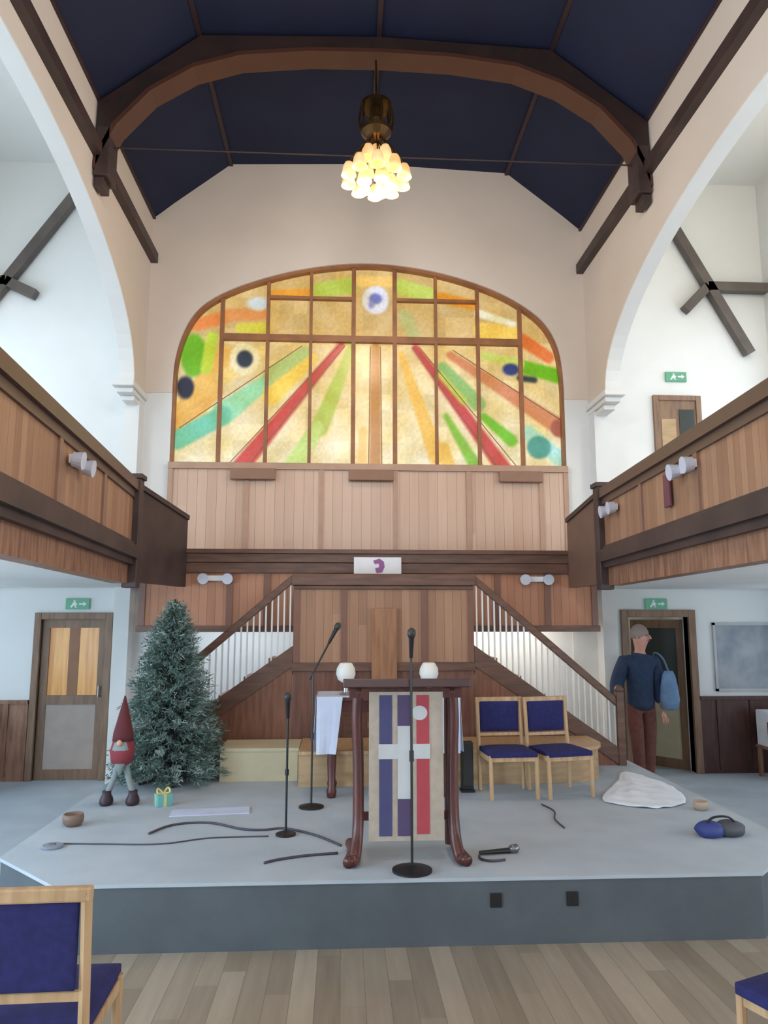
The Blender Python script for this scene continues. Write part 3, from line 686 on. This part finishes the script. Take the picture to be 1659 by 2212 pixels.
def bp(name, mt, *rects, k=0):
    m = MB()
    for (x0, x1, z0, z1) in rects: m.box(x0, x1, -.112-.002*k, -.108, z0, z1)
    return m.build(name, mt, b)
bp('navy_stripe', M_bn, (-.17, -.09, .16, 1.01))
bp('centre_stripe', M_bp, (-.055, .03, .16, 1.01))
bp('red_stripe', M_br, (.065, .145, .17, 1.01))
m = MB().prism([(-.055, .38), (.03, .38), (.03, .62), (.15, .62), (.15, .71), (.03, .71), (.03, .82), (-.055, .82), (-.055, .71), (-.175, .71), (-.175, .62), (-.055, .62)], 'y', -.1145, -.108); m.build('white_cross', M_bw, b)
m = MB(); m.prism([(.085+.05*math.cos(a), .90+.045*math.sin(a)) for a in [2*PI*k/16 for k in range(16)]], 'y', -.1145, -.108); m.build('white_motif', M_bw, b)
# ------------------------------------------------------------------ microphone stands
def mic_stand(name_loc, h, top, label, base=.12, boom=None):
    t = thing('microphone_stand', label, 'microphone stand', name_loc, 0, 'black microphone stands')
    MB().lathe([(base, 0), (base, .012), (base*.7, .02), (.02, .03)], n=28).build('base', M_black, t)
    MB().tube([(0, 0, .02), (0, 0, h)], .008).tube([(0, 0, h*.5), (0, 0, h*.55)], .014).build('pole', M_black, t)
    a = Vector((0, 0, h))
    if boom: MB().tube([tuple(a-(Vector(top)-a)*.2), top], .008).build('boom_arm', M_black, t)
    tp = Vector(top); d = Vector((0, -.3, 1)).normalized() if not boom else (tp-a).normalized()
    MB().tube([tuple(tp-d*.01), tuple(tp+d*.12)], [.012, .018], 12).build('microphone', M_black, t)
    MB().tube([tuple(tp+d*.12), tuple(tp+d*.14), tuple(tp+d*.165), tuple(tp+d*.18)], [.02, .027, .025, .01], 12).build('grille', mat('grille', (.06, .06, .06, 1), .5, metal=.5), t, smooth=True)
mic_stand((.425, 4.665, .37), 1.26, (0, 0, 1.26), 'microphone stand with a round base in front of the lectern banner')
mic_stand((-.385, 5.46, .37), .80, (0, 0, .80), 'short black microphone stand alone on the left half of the stage', .07)
mic_stand((-.24, 6.22, .37), 1.05, (.13, 0, 1.30), 'black boom microphone stand beside the white clothed table', .10, True)

# ------------------------------------------------------------------ communion table
t = thing('communion_table', 'mahogany communion table behind the lectern', 'table', (.395, 6.72, .37))
box(-.60, .60, -.25, .25, .80, .83).build('table_top', M_maho, t, bevel=.006)
MB().box(-.5, .5, -.19, .19, .70, .80).build('apron', M_maho, t)
for sx in (-1, 1):
    for sy in (-1, 1):
        MB().lathe([(.035, 0), (.045, .05), (.03, .09), (.04, .3), (.028, .5), (.04, .62), (.04, .72)], (sx*.48, sy*.17, 0), 14).build('leg', M_maho, t, smooth=True)
    MB().bar((sx*.48, -.17, .12), (sx*.48, .17, .12), .04, .05).build('stretcher', M_maho, t)
# cloth folded over the top and hanging at the left end
def hang(x, sgn):
    n = 9; vs = []; m = MB()
    for j in range(n):
        f = j/(n-1)
        for i in range(13):
            u = i/12; wv = .012*math.sin(u*16+f*2)*f
            vs.append((x+sgn*(.008+.02*f)+wv*sgn*.6, -.24+.48*u*(1-.12*f)+.03*f, .84-.47*f))
    fs = [(j*13+i, j*13+i+1, (j+1)*13+i+1, (j+1)*13+i) for j in range(n-1) for i in range(12)]
    return vs, fs
m = MB().box(-.61, .61, -.255, .255, .832, .838)
for s in (-1, 1):
    vs, fs = hang(s*.61, s); m.add(vs, fs)
# front corners of the cloth falling over the edge at each end
for s in (-1, 1):
    vs = []; n = 8
    for j in range(n):
        f = j/(n-1)
        for i in range(7):
            u = i/6; vs.append((s*(.61-.22*u*(1-.25*f))+0, -.262-.012*math.sin(u*8)*f-.004, .838-.47*f))
    m.add(vs, [(j*7+i, j*7+i+1, (j+1)*7+i+1, (j+1)*7+i) for j in range(n-1) for i in range(6)])
o = m.build('tablecloth', mat('pale_blue_white_cloth', srgb(205, 212, 232), .9, srgb(196, 204, 226), 8), smooth=False); o.location = (.395, 6.72, .37)
sm = o.modifiers.new('thick', 'SOLIDIFY'); sm.thickness = .004
tag(o, 'pale bluish white cloth hanging over the ends of the communion table', 'tablecloth')
M_wax = mat('white_wax', (.80, .78, .74, 1), .5)
for x, lab in ((.03, 'round white candle globe on the left end of the communion table'), (.76, 'round white candle globe on the right end of the communion table')):
    t = thing('candle_globe', lab, 'candle', (x, 6.62, .37+.842), 0, 'white candle globes on the communion table')
    MB().lathe([(.05, 0), (.055, .01), (.02, .02), (.02, .11)], n=20).build('base', M_chrome, t)
    MB().lathe([(.03, .10), (.068, .125), (.085, .175), (.08, .22), (.055, .265), (.045, .27)], n=24).build('globe', M_wax, t, smooth=True)

# ------------------------------------------------------------------ Christmas tree
TX, TY = -1.60, 7.22
t = thing('christmas_tree', 'frosted green artificial Christmas tree at the back left of the stage', 'christmas tree', (TX, TY, .37))
MB().tube([(0, 0, .02), (0, 0, 1.68)], [.03, .012], 8).build('trunk', M_truss, t)
m = MB()
for k in range(4): a = PI/2*k+.4; m.bar((0, 0, .05), (.26*math.cos(a), .26*math.sin(a), .015), .03, .03)
m.build('stand', M_black, t)
vs = []; fs = []; mi = []
def needle(p, dr, L, wd):
    d = dr.normalized(); r = d.cross(Vector((random.gauss(0, 1), random.gauss(0, 1), random.gauss(0, 1)))).normalized()*wd
    k = len(vs); vs.extend([tuple(p-r), tuple(p+r), tuple(p+d*L)]); fs.append((k, k+1, k+2))
H = 1.74
def tr(z):
    f = (z-.12)/(H-.12); return (.47*(1-f)**.85+.075*(1-f**6))*(1 if f < .97 else .5)
nb = 560
for i in range(nb):
    f = (i+.5)/nb; z = .16+(H-.2)*(1-(1-f)**.62) if False else .14+(H-.2)*(f**1.25)
    a = i*2.39996+random.uniform(-.3, .3); R = tr(z)*random.uniform(.8, 1.06)
    dirv = Vector((math.cos(a), math.sin(a), .18+.5*f)); base = Vector((0, 0, z-.05)); tip = base+dirv*R; tip.z -= .10*R/.4
    nn = max(14, int(95*R/.45)); frost = random.random() < .22
    for q in range(nn):
        g = .25+.78*q/nn; p = base.lerp(tip, g); p += Vector((random.gauss(0, .02), random.gauss(0, .02), random.gauss(0, .014)))
        dd = (tip-base).normalized()+Vector((random.gauss(0, .7), random.gauss(0, .7), random.gauss(0, .6)))
        p.z = max(p.z, .07)
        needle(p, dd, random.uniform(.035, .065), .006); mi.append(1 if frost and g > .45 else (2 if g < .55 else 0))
me = bpy.data.meshes.new('foliage'); me.from_pydata(vs, [], fs)
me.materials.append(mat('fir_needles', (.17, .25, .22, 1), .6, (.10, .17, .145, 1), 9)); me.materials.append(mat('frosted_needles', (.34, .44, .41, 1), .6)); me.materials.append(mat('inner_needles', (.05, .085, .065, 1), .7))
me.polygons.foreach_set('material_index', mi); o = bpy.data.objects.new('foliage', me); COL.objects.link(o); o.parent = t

# ------------------------------------------------------------------ standing gonk figure, gift, bowl, bag
t = thing('gonk_figure', 'tall standing festive figure with dark red hat and dark boots beside the tree', 'decoration', (-1.80, 6.42, .37))
M_dred = mat('dark_red_felt', srgb(100, 44, 50), .9); M_red = mat('red_felt', srgb(140, 58, 66), .9); M_gfelt = mat('grey_felt', srgb(140, 150, 150), .9)
MB().lathe([(.085, .50), (.08, .56), (.055, .66), (.028, .77), (.006, .86)], n=18).build('hat', M_dred, t, smooth=True)
MB().lathe([(.03, .30), (.085, .33), (.10, .42), (.075, .52)], n=18).build('body', M_red, t, smooth=True)
MB().lathe([(.01, .24), (.05, .34), (.07, .44), (.05, .50)], (0, -.055, 0), 14, sy=.6).build('beard', M_gfelt, t, smooth=True)
MB().lathe([(.005, .47), (.022, .485), (.022, .505), (.005, .52)], (0, -.10, 0), 10).build('nose', mat('skin_felt', srgb(220, 170, 140), .8), t, smooth=True)
for s in (-1, 1):
    MB().tube(smoothpath([(s*.03, 0, .32), (s*.06, 0, .2), (s*.10, -.01, .09)], 4), .024, 8).build('leg', M_gfelt, t, smooth=True)
    MB().lathe([(.045, 0), (.055, .02), (.05, .05), (.035, .08), (.035, .11)], (s*.105, -.02, 0), 14, sy=1.35).build('boot', mat('dark_boot', srgb(62, 44, 56), .5), t, smooth=True)
t = thing('gift_box', 'small teal gift box with a yellow ribbon on the stage in front of the tree', 'gift box', (-1.44, 6.36, .37), .5)
box(-.06, .06, -.06, .06, 0, .09).build('box', mat('teal_paper', srgb(110, 180, 180), .5), t, bevel=.004)
MB().box(-.012, .012, -.062, .062, 0, .093).box(-.062, .062, -.012, .012, 0, .093).tube(smoothpath([(0, 0, .09), (.04, .02, .13), (.05, -.01, .10), (0, 0, .09)], 4), .008, 6).tube(smoothpath([(0, 0, .09), (-.04, .02, .13), (-.05, -.01, .10), (0, 0, .09)], 4), .008, 6).build('ribbon', mat('yellow_ribbon', srgb(214, 204, 130), .5), t)
def bowl(loc, label, c, r=.075, h=.085):
    t = thing('turned_bowl', label, 'bowl', loc)
    MB().lathe([(r*.6, 0), (r*.95, h*.3), (r, h*.7), (r*.92, h), (r*.8, h), (r*.7, h*.45), (.005, h*.35)], n=22).build('bowl', mat('bowl_wood', c, .5), t, smooth=True)
    MB().lathe([(r*.62, 0), (r*.62, .008)], n=22).build('foot_ring', M_wood, t)
bowl((-1.95, 5.78, .37), 'small brown bowl near the left edge of the stage', srgb(128, 104, 92))
bowl((2.83, 5.97, .37), 'small tan bowl near the right edge of the stage by the bright patch', srgb(176, 156, 138), .06, .07)
t = thing('floor_puck', 'flat grey floor box cover near the left front corner of the stage', 'floor box', (-1.90, 5.26, .37))
MB().lathe([(.07, 0), (.075, .01), (.06, .018)], n=22).build('cover', mat('grey_cover', srgb(140, 148, 162), .6), t)
box(-.02, .02, -.01, .01, .018, .024).build('lift_tab', M_greym, t)
t = thing('duffel_bag', 'small blue and charcoal bag lying near the right edge of the stage', 'bag', (2.62, 5.27, .37), .05)
def blob(c, r, name, mt):
    n1 = 10; prof = [(math.sin(PI*k/n1)*1.0, -math.cos(PI*k/n1)) for k in range(n1+1)]
    m = MB().lathe([(max(a, .02), b) for a, b in prof], n=20)
    m.v = [(c[0]+v[0]*r[0]*(1+.06*math.sin(v[2]*5+v[1]*3)), c[1]+v[1]*r[1], max(0.0, c[2]+v[2]*r[2])) for v in m.v]
    return m.build(name, mt, t, smooth=True)
blob((-.07, 0, .045), (.10, .09, .06), 'blue_pouch', mat('royal_blue_nylon', srgb(52, 66, 130), .6))
blob((.08, .01, .045), (.11, .09, .06), 'charcoal_pouch', mat('charcoal_nylon', srgb(78, 78, 86), .6))
MB().tube(smoothpath([(-.13, -.02, .06), (-.06, -.03, .13), (.06, -.03, .13), (.13, -.02, .06)], 5), .008, 6).build('handle', M_black, t)
# bright daylight patch on the right of the stage, put in as white mesh
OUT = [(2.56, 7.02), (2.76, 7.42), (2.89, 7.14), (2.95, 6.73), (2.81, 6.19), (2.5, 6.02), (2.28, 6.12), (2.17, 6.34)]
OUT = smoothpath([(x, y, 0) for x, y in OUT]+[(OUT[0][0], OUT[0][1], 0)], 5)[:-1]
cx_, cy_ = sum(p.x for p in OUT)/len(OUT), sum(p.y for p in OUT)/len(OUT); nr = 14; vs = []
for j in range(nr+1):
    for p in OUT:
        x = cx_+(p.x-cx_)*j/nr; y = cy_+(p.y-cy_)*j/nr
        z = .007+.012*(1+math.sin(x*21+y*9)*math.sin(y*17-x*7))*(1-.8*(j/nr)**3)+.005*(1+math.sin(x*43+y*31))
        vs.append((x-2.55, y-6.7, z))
M_ = len(OUT)
o = MB().add(vs, [(j*M_+i, j*M_+(i+1) % M_, (j+1)*M_+(i+1) % M_, (j+1)*M_+i) for j in range(nr) for i in range(M_)]).build('bright_patch', mat('bright_patch_white', (.84, .90, .98, 1), .9), smooth=True)
o.location = (2.55, 6.7, .37); tag(o, 'bright patch laid as a thin white mesh on the right side of the stage', 'bright patch'); sd = o.modifiers.new('t', 'SOLIDIFY'); sd.thickness = .005
o = box(-.30, .30, -.10, .10, 0, .006).build('pale_patch', mat('pale_patch_blue', srgb(205, 214, 240), .8)); o.location = (-1.02, 6.12, .371); o.rotation_euler = (0, 0, .12)  # daylight patch on the left of the stage, put in as a pale slab
tag(o, 'pale bluish bright patch laid as a thin slab on the stage in front of the tree', 'paper')
# cables
M_cable = mat('dark_cable', srgb(76, 70, 84), .6)
def cable(pts, label, r=.008):
    o = MB().tube([Vector(p) for p in smoothpath([(x, y, .37+r) for x, y in pts], 6)], r, 6).build('cable', M_cable, smooth=True)
    tag(o, label, 'cable', 'cables on the stage')
cable([(-1.34, 5.52), (-1.22, 5.74), (-.97, 5.78), (-.71, 5.60), (-.55, 5.57), (-.40, 5.60), (-.18, 5.42), (.0, 5.17)], 'long dark cable snaking from the left past the short microphone stand')
cable([(-.47, 4.84), (-.39, 4.90), (-.22, 4.97), (-.02, 5.01)], 'short dark cable lying left of the lectern foot')
cable([(1.62, 6.2), (1.66, 5.98), (1.60, 5.75), (1.60, 5.51)], 'thin dark cable running forward in front of the two blue chairs', .006)
cable([(-1.92, 5.33), (-1.6, 5.30), (-1.2, 5.28), (-.9, 5.4), (-.5, 5.42)], 'thin dark cable from the grey floor box across the left of the stage', .005)
t = thing('handheld_microphone', 'black microphone lying on the stage right of the lectern foot', 'microphone', (.98, 4.95, .37))
MB().tube([(-.10, -.02, .018), (.10, .02, .018)], [.012, .018], 12).build('body', M_black, t)
MB().tube([(.10, .02, .022), (.12, .024, .026), (.15, .03, .026), (.165, .033, .022)], [.018, .028, .028, .012], 12).build('grille', M_greym, t, smooth=True)
cable([(.88, 4.93), (.87, 4.85), (.93, 4.80), (1.02, 4.82)], 'short cable trailing from the microphone lying right of the lectern')
t = thing('floor_speaker', 'slim black speaker standing on the stage left of the blue chairs', 'speaker', (1.10, 6.72, .37))
box(-.05, .05, -.05, .05, .02, .42).build('cabinet', M_black, t, bevel=.006); box(-.06, .06, -.06, .06, 0, .02).build('foot', M_black, t)
box(-.04, .04, -.054, -.05, .06, .39).build('grille', mat('black_grille', (.03, .03, .03, 1), .8), t)
# notice board, far right object
t = thing('map_board', 'pale grey framed map board on the right end wall', 'notice board', (5.12, YB, 1.0))
box(-.46, .46, -.015, 0, 0, .80).build('panel', mat('pale_map', srgb(168, 172, 178), .5, srgb(130, 138, 150), 3, detail=8), t)
MB().box(-.48, .48, -.03, 0, -.02, .01).box(-.48, .48, -.03, 0, .79, .82).box(-.48, -.45, -.03, 0, -.02, .82).box(.45, .48, -.03, 0, -.02, .82).build('frame', mat('thin_white_frame', srgb(190, 190, 192), .5), t)
t = thing('storage_box', 'white and red box on a stool at the far right edge below the map board', 'box', (5.16, 8.85, 0))
MB().box(-.16, .16, -.16, .16, .34, .37).build('stool_top', M_wood, t)
for sx in (-1, 1):
    for sy in (-1, 1): MB().box(sx*.13-.02, sx*.13+.02, sy*.13-.02, sy*.13+.02, 0, .34).build('stool_leg', M_wood, t)
box(-.15, .15, -.14, .14, .37, .78).build('box_body', M_whitep, t, bevel=.01); box(-.152, .152, -.145, -.1, .48, .66).build('red_band', M_red, t)

# ------------------------------------------------------------------ person
PX, PYY = 3.37, 8.42
t = thing('person', 'person in navy top and reddish trousers carrying a light blue bag by the open doorway', 'person', (PX, PYY, 0), math.radians(0))
def skin(name, J, E, mt, parent=t, sub=2):
    me = bpy.data.meshes.new(name); me.from_pydata([j[0] for j in J], E, []); o = bpy.data.objects.new(name, me); COL.objects.link(o); o.parent = parent
    md = o.modifiers.new('skin', 'SKIN'); sl = me.skin_vertices[0].data if me.skin_vertices else None
    if sl is None:
        bm = bmesh.new(); bm.from_mesh(me); bm.verts.layers.skin.verify(); bm.to_mesh(me); bm.free(); sl = me.skin_vertices[0].data
    for i, j in enumerate(J):
        r = j[1]; sl[i].radius = (r, r) if not isinstance(r, tuple) else r
        sl[i].use_root = (i == 0)
    md.use_smooth_shade = True; md.branch_smoothing = .4
    s = o.modifiers.new('sub', 'SUBSURF'); s.levels = sub; s.render_levels = sub
    me.materials.append(mt); return o
M_skin = mat('skin', srgb(205, 150, 132), .5, srgb(196, 140, 122), 8)
M_navyt = mat('navy_jersey', srgb(40, 58, 86), .9, srgb(34, 50, 76), 20); M_trou = mat('brown_red_trousers', srgb(112, 68, 60), .9, srgb(96, 58, 52), 20)
# walking, body turned to the right (+x), seen half from behind; left arm bent out to the rail side
body = [((0, 0, .95), .125), ((0, 0, 1.10), .12), ((.0, 0, 1.28), .145), ((0, 0, 1.40), .13), ((.012, 0, 1.475), .064), ((.02, 0, 1.53), .054),
        ((.035, 0, 1.64), .105), ((.04, 0, 1.72), .092),
        ((-.08, 0, .86), .085), ((-.07, -.03, .50), .058), ((-.05, -.02, .10), .042), ((-.01, -.13, .045), .035),
        ((.08, 0, .86), .085), ((.10, .04, .50), .058), ((.08, .06, .10), .042), ((.12, -.06, .045), .035),
        ((-.17, 0, 1.39), .066), ((-.27, .02, 1.13), .047), ((-.32, -.13, .95), .036), ((-.34, -.17, .90), .028),
        ((.17, 0, 1.39), .066), ((.21, .0, 1.13), .047), ((.20, -.10, .92), .036), ((.20, -.12, .86), .028),
        ((0, 0, .83), .14), ((.0, 0, 1.03), .12)]
ed_ = [(0, 25), (25, 1), (1, 2), (2, 3), (3, 4), (4, 5), (5, 6), (6, 7), (0, 8), (8, 9), (9, 10), (10, 11), (0, 12), (12, 13), (13, 14), (14, 15), (3, 16), (16, 17), (17, 18), (18, 19), (3, 20), (20, 21), (21, 22), (22, 23)]
skin('body', body[:24]+[body[25]], [(a if a < 25 else 24, b if b < 25 else 24) for a, b in ed_], M_skin)
def infl(idx, add, edges, name, mt):
    J = [(body[i][0], body[i][1]+add) for i in idx]; mp = {i: k for k, i in enumerate(idx)}
    return skin(name, J, [(mp[a], mp[b]) for a, b in edges], mt)
infl([24, 0, 25, 1, 2, 3, 4, 16, 17, 18, 20, 21, 22], .034, [(24, 0), (0, 25), (25, 1), (1, 2), (2, 3), (3, 4), (3, 16), (16, 17), (17, 18), (3, 20), (20, 21), (21, 22)], 'navy_top', M_navyt)
infl([25, 0, 8, 9, 10, 12, 13, 14], .018, [(25, 0), (0, 8), (8, 9), (9, 10), (0, 12), (12, 13), (13, 14)], 'trousers', M_trou)
for s, a in ((0, (.0, -.115, .04)), (1, (.13, -.045, .04))):
    MB().lathe([(.042, -.04), (.05, -.02), (.048, .02), (.03, .045)], a, 14, sy=2.2).build('shoe', M_black, t, smooth=True)
# hands with five fingers
for hx, hy, hz, sg, nm in ((-.35, -.18, .89, -1, 'hand'), (.20, -.13, .85, 1, 'hand')):
    J = [((hx, hy, hz), .022), ((hx, hy-.02, hz-.05), .026)]; E_ = [(0, 1)]
    for k in range(4):
        ox = (k-1.5)*.018; L_ = (.055, .065, .06, .048)[k]
        J += [((hx+ox, hy-.03, hz-.075), .0095), ((hx+ox, hy-.045, hz-.075-L_*.55), .0085), ((hx+ox, hy-.035, hz-.075-L_), .007)]
        b0 = len(J)-3; E_ += [(1, b0), (b0, b0+1), (b0+1, b0+2)]
    J += [((hx+sg*-.03, hy-.03, hz-.035), .011), ((hx+sg*-.04, hy-.05, hz-.065), .008)]; E_ += [(0, len(J)-2), (len(J)-2, len(J)-1)]
    skin(nm, J, E_, M_skin, sub=1)
# hair, ears, nose, eyes, mouth (face turned three quarters to the right)
hd = Vector((.04, 0, 1.675)); fa = math.radians(-50)     # facing direction in plan
fd = Vector((math.cos(fa), math.sin(fa), 0)); rd_ = Vector((-fd.y, fd.x, 0))
m = MB().lathe([(math.sin(PI*k/10)*.105+.001, -math.cos(PI*k/10)*.125) for k in range(4, 11)], tuple(hd-fd*.022+Vector((0, 0, .01))), 20)
m.build('hair', mat('grey_brown_hair', srgb(150, 132, 122), .8), t, smooth=True)
for s in (-1, 1):
    c = hd+rd_*s*.088+Vector((0, 0, -.01)); MB().lathe([(.004, -.03), (.014, -.01), (.014, .015), (.004, .03)], tuple(c), 10).build('ear', M_skin, t, smooth=True)
    c = hd+fd*.085+rd_*s*.03+Vector((0, 0, .005)); MB().lathe([(.002, -.007), (.009, 0), (.002, .007)], tuple(c), 10).build('eye', M_black, t, smooth=True)
c = hd+fd*.098; MB().tube([tuple(c+Vector((0, 0, .01))), tuple(c+fd*.018+Vector((0, 0, -.028))), tuple(c+Vector((0, 0, -.036)))], [.007, .013, .008], 8).build('nose', M_skin, t, smooth=True)
c = hd+fd*.088+Vector((0, 0, -.055)); MB().tube([tuple(c-rd_*.022), tuple(c+fd*.004), tuple(c+rd_*.022)], .005, 6).build('mouth', mat('lip', srgb(160, 90, 90), .5), t)
# light blue shoulder bag
t = thing('shoulder_bag', 'light blue cloth bag hanging at the side of the person in navy', 'bag', (PX+.28, PYY-.13, 0))
m = MB().lathe([(.03, .86), (.10, .88), (.115, .98), (.10, 1.12), (.075, 1.24), (.05, 1.29)], n=18, sy=.42); m.build('bag_body', mat('light_blue_cotton', srgb(112, 140, 172), .9, srgb(98, 126, 158), 14), t, smooth=True)
MB().tube(smoothpath([(.0, .0, 1.28), (-.04, .03, 1.42), (-.09, .10, 1.485), (-.08, .19, 1.44), (-.03, .16, 1.28)], 5), .011, 6).build('strap', mat('strap', srgb(90, 116, 146), .9), t)
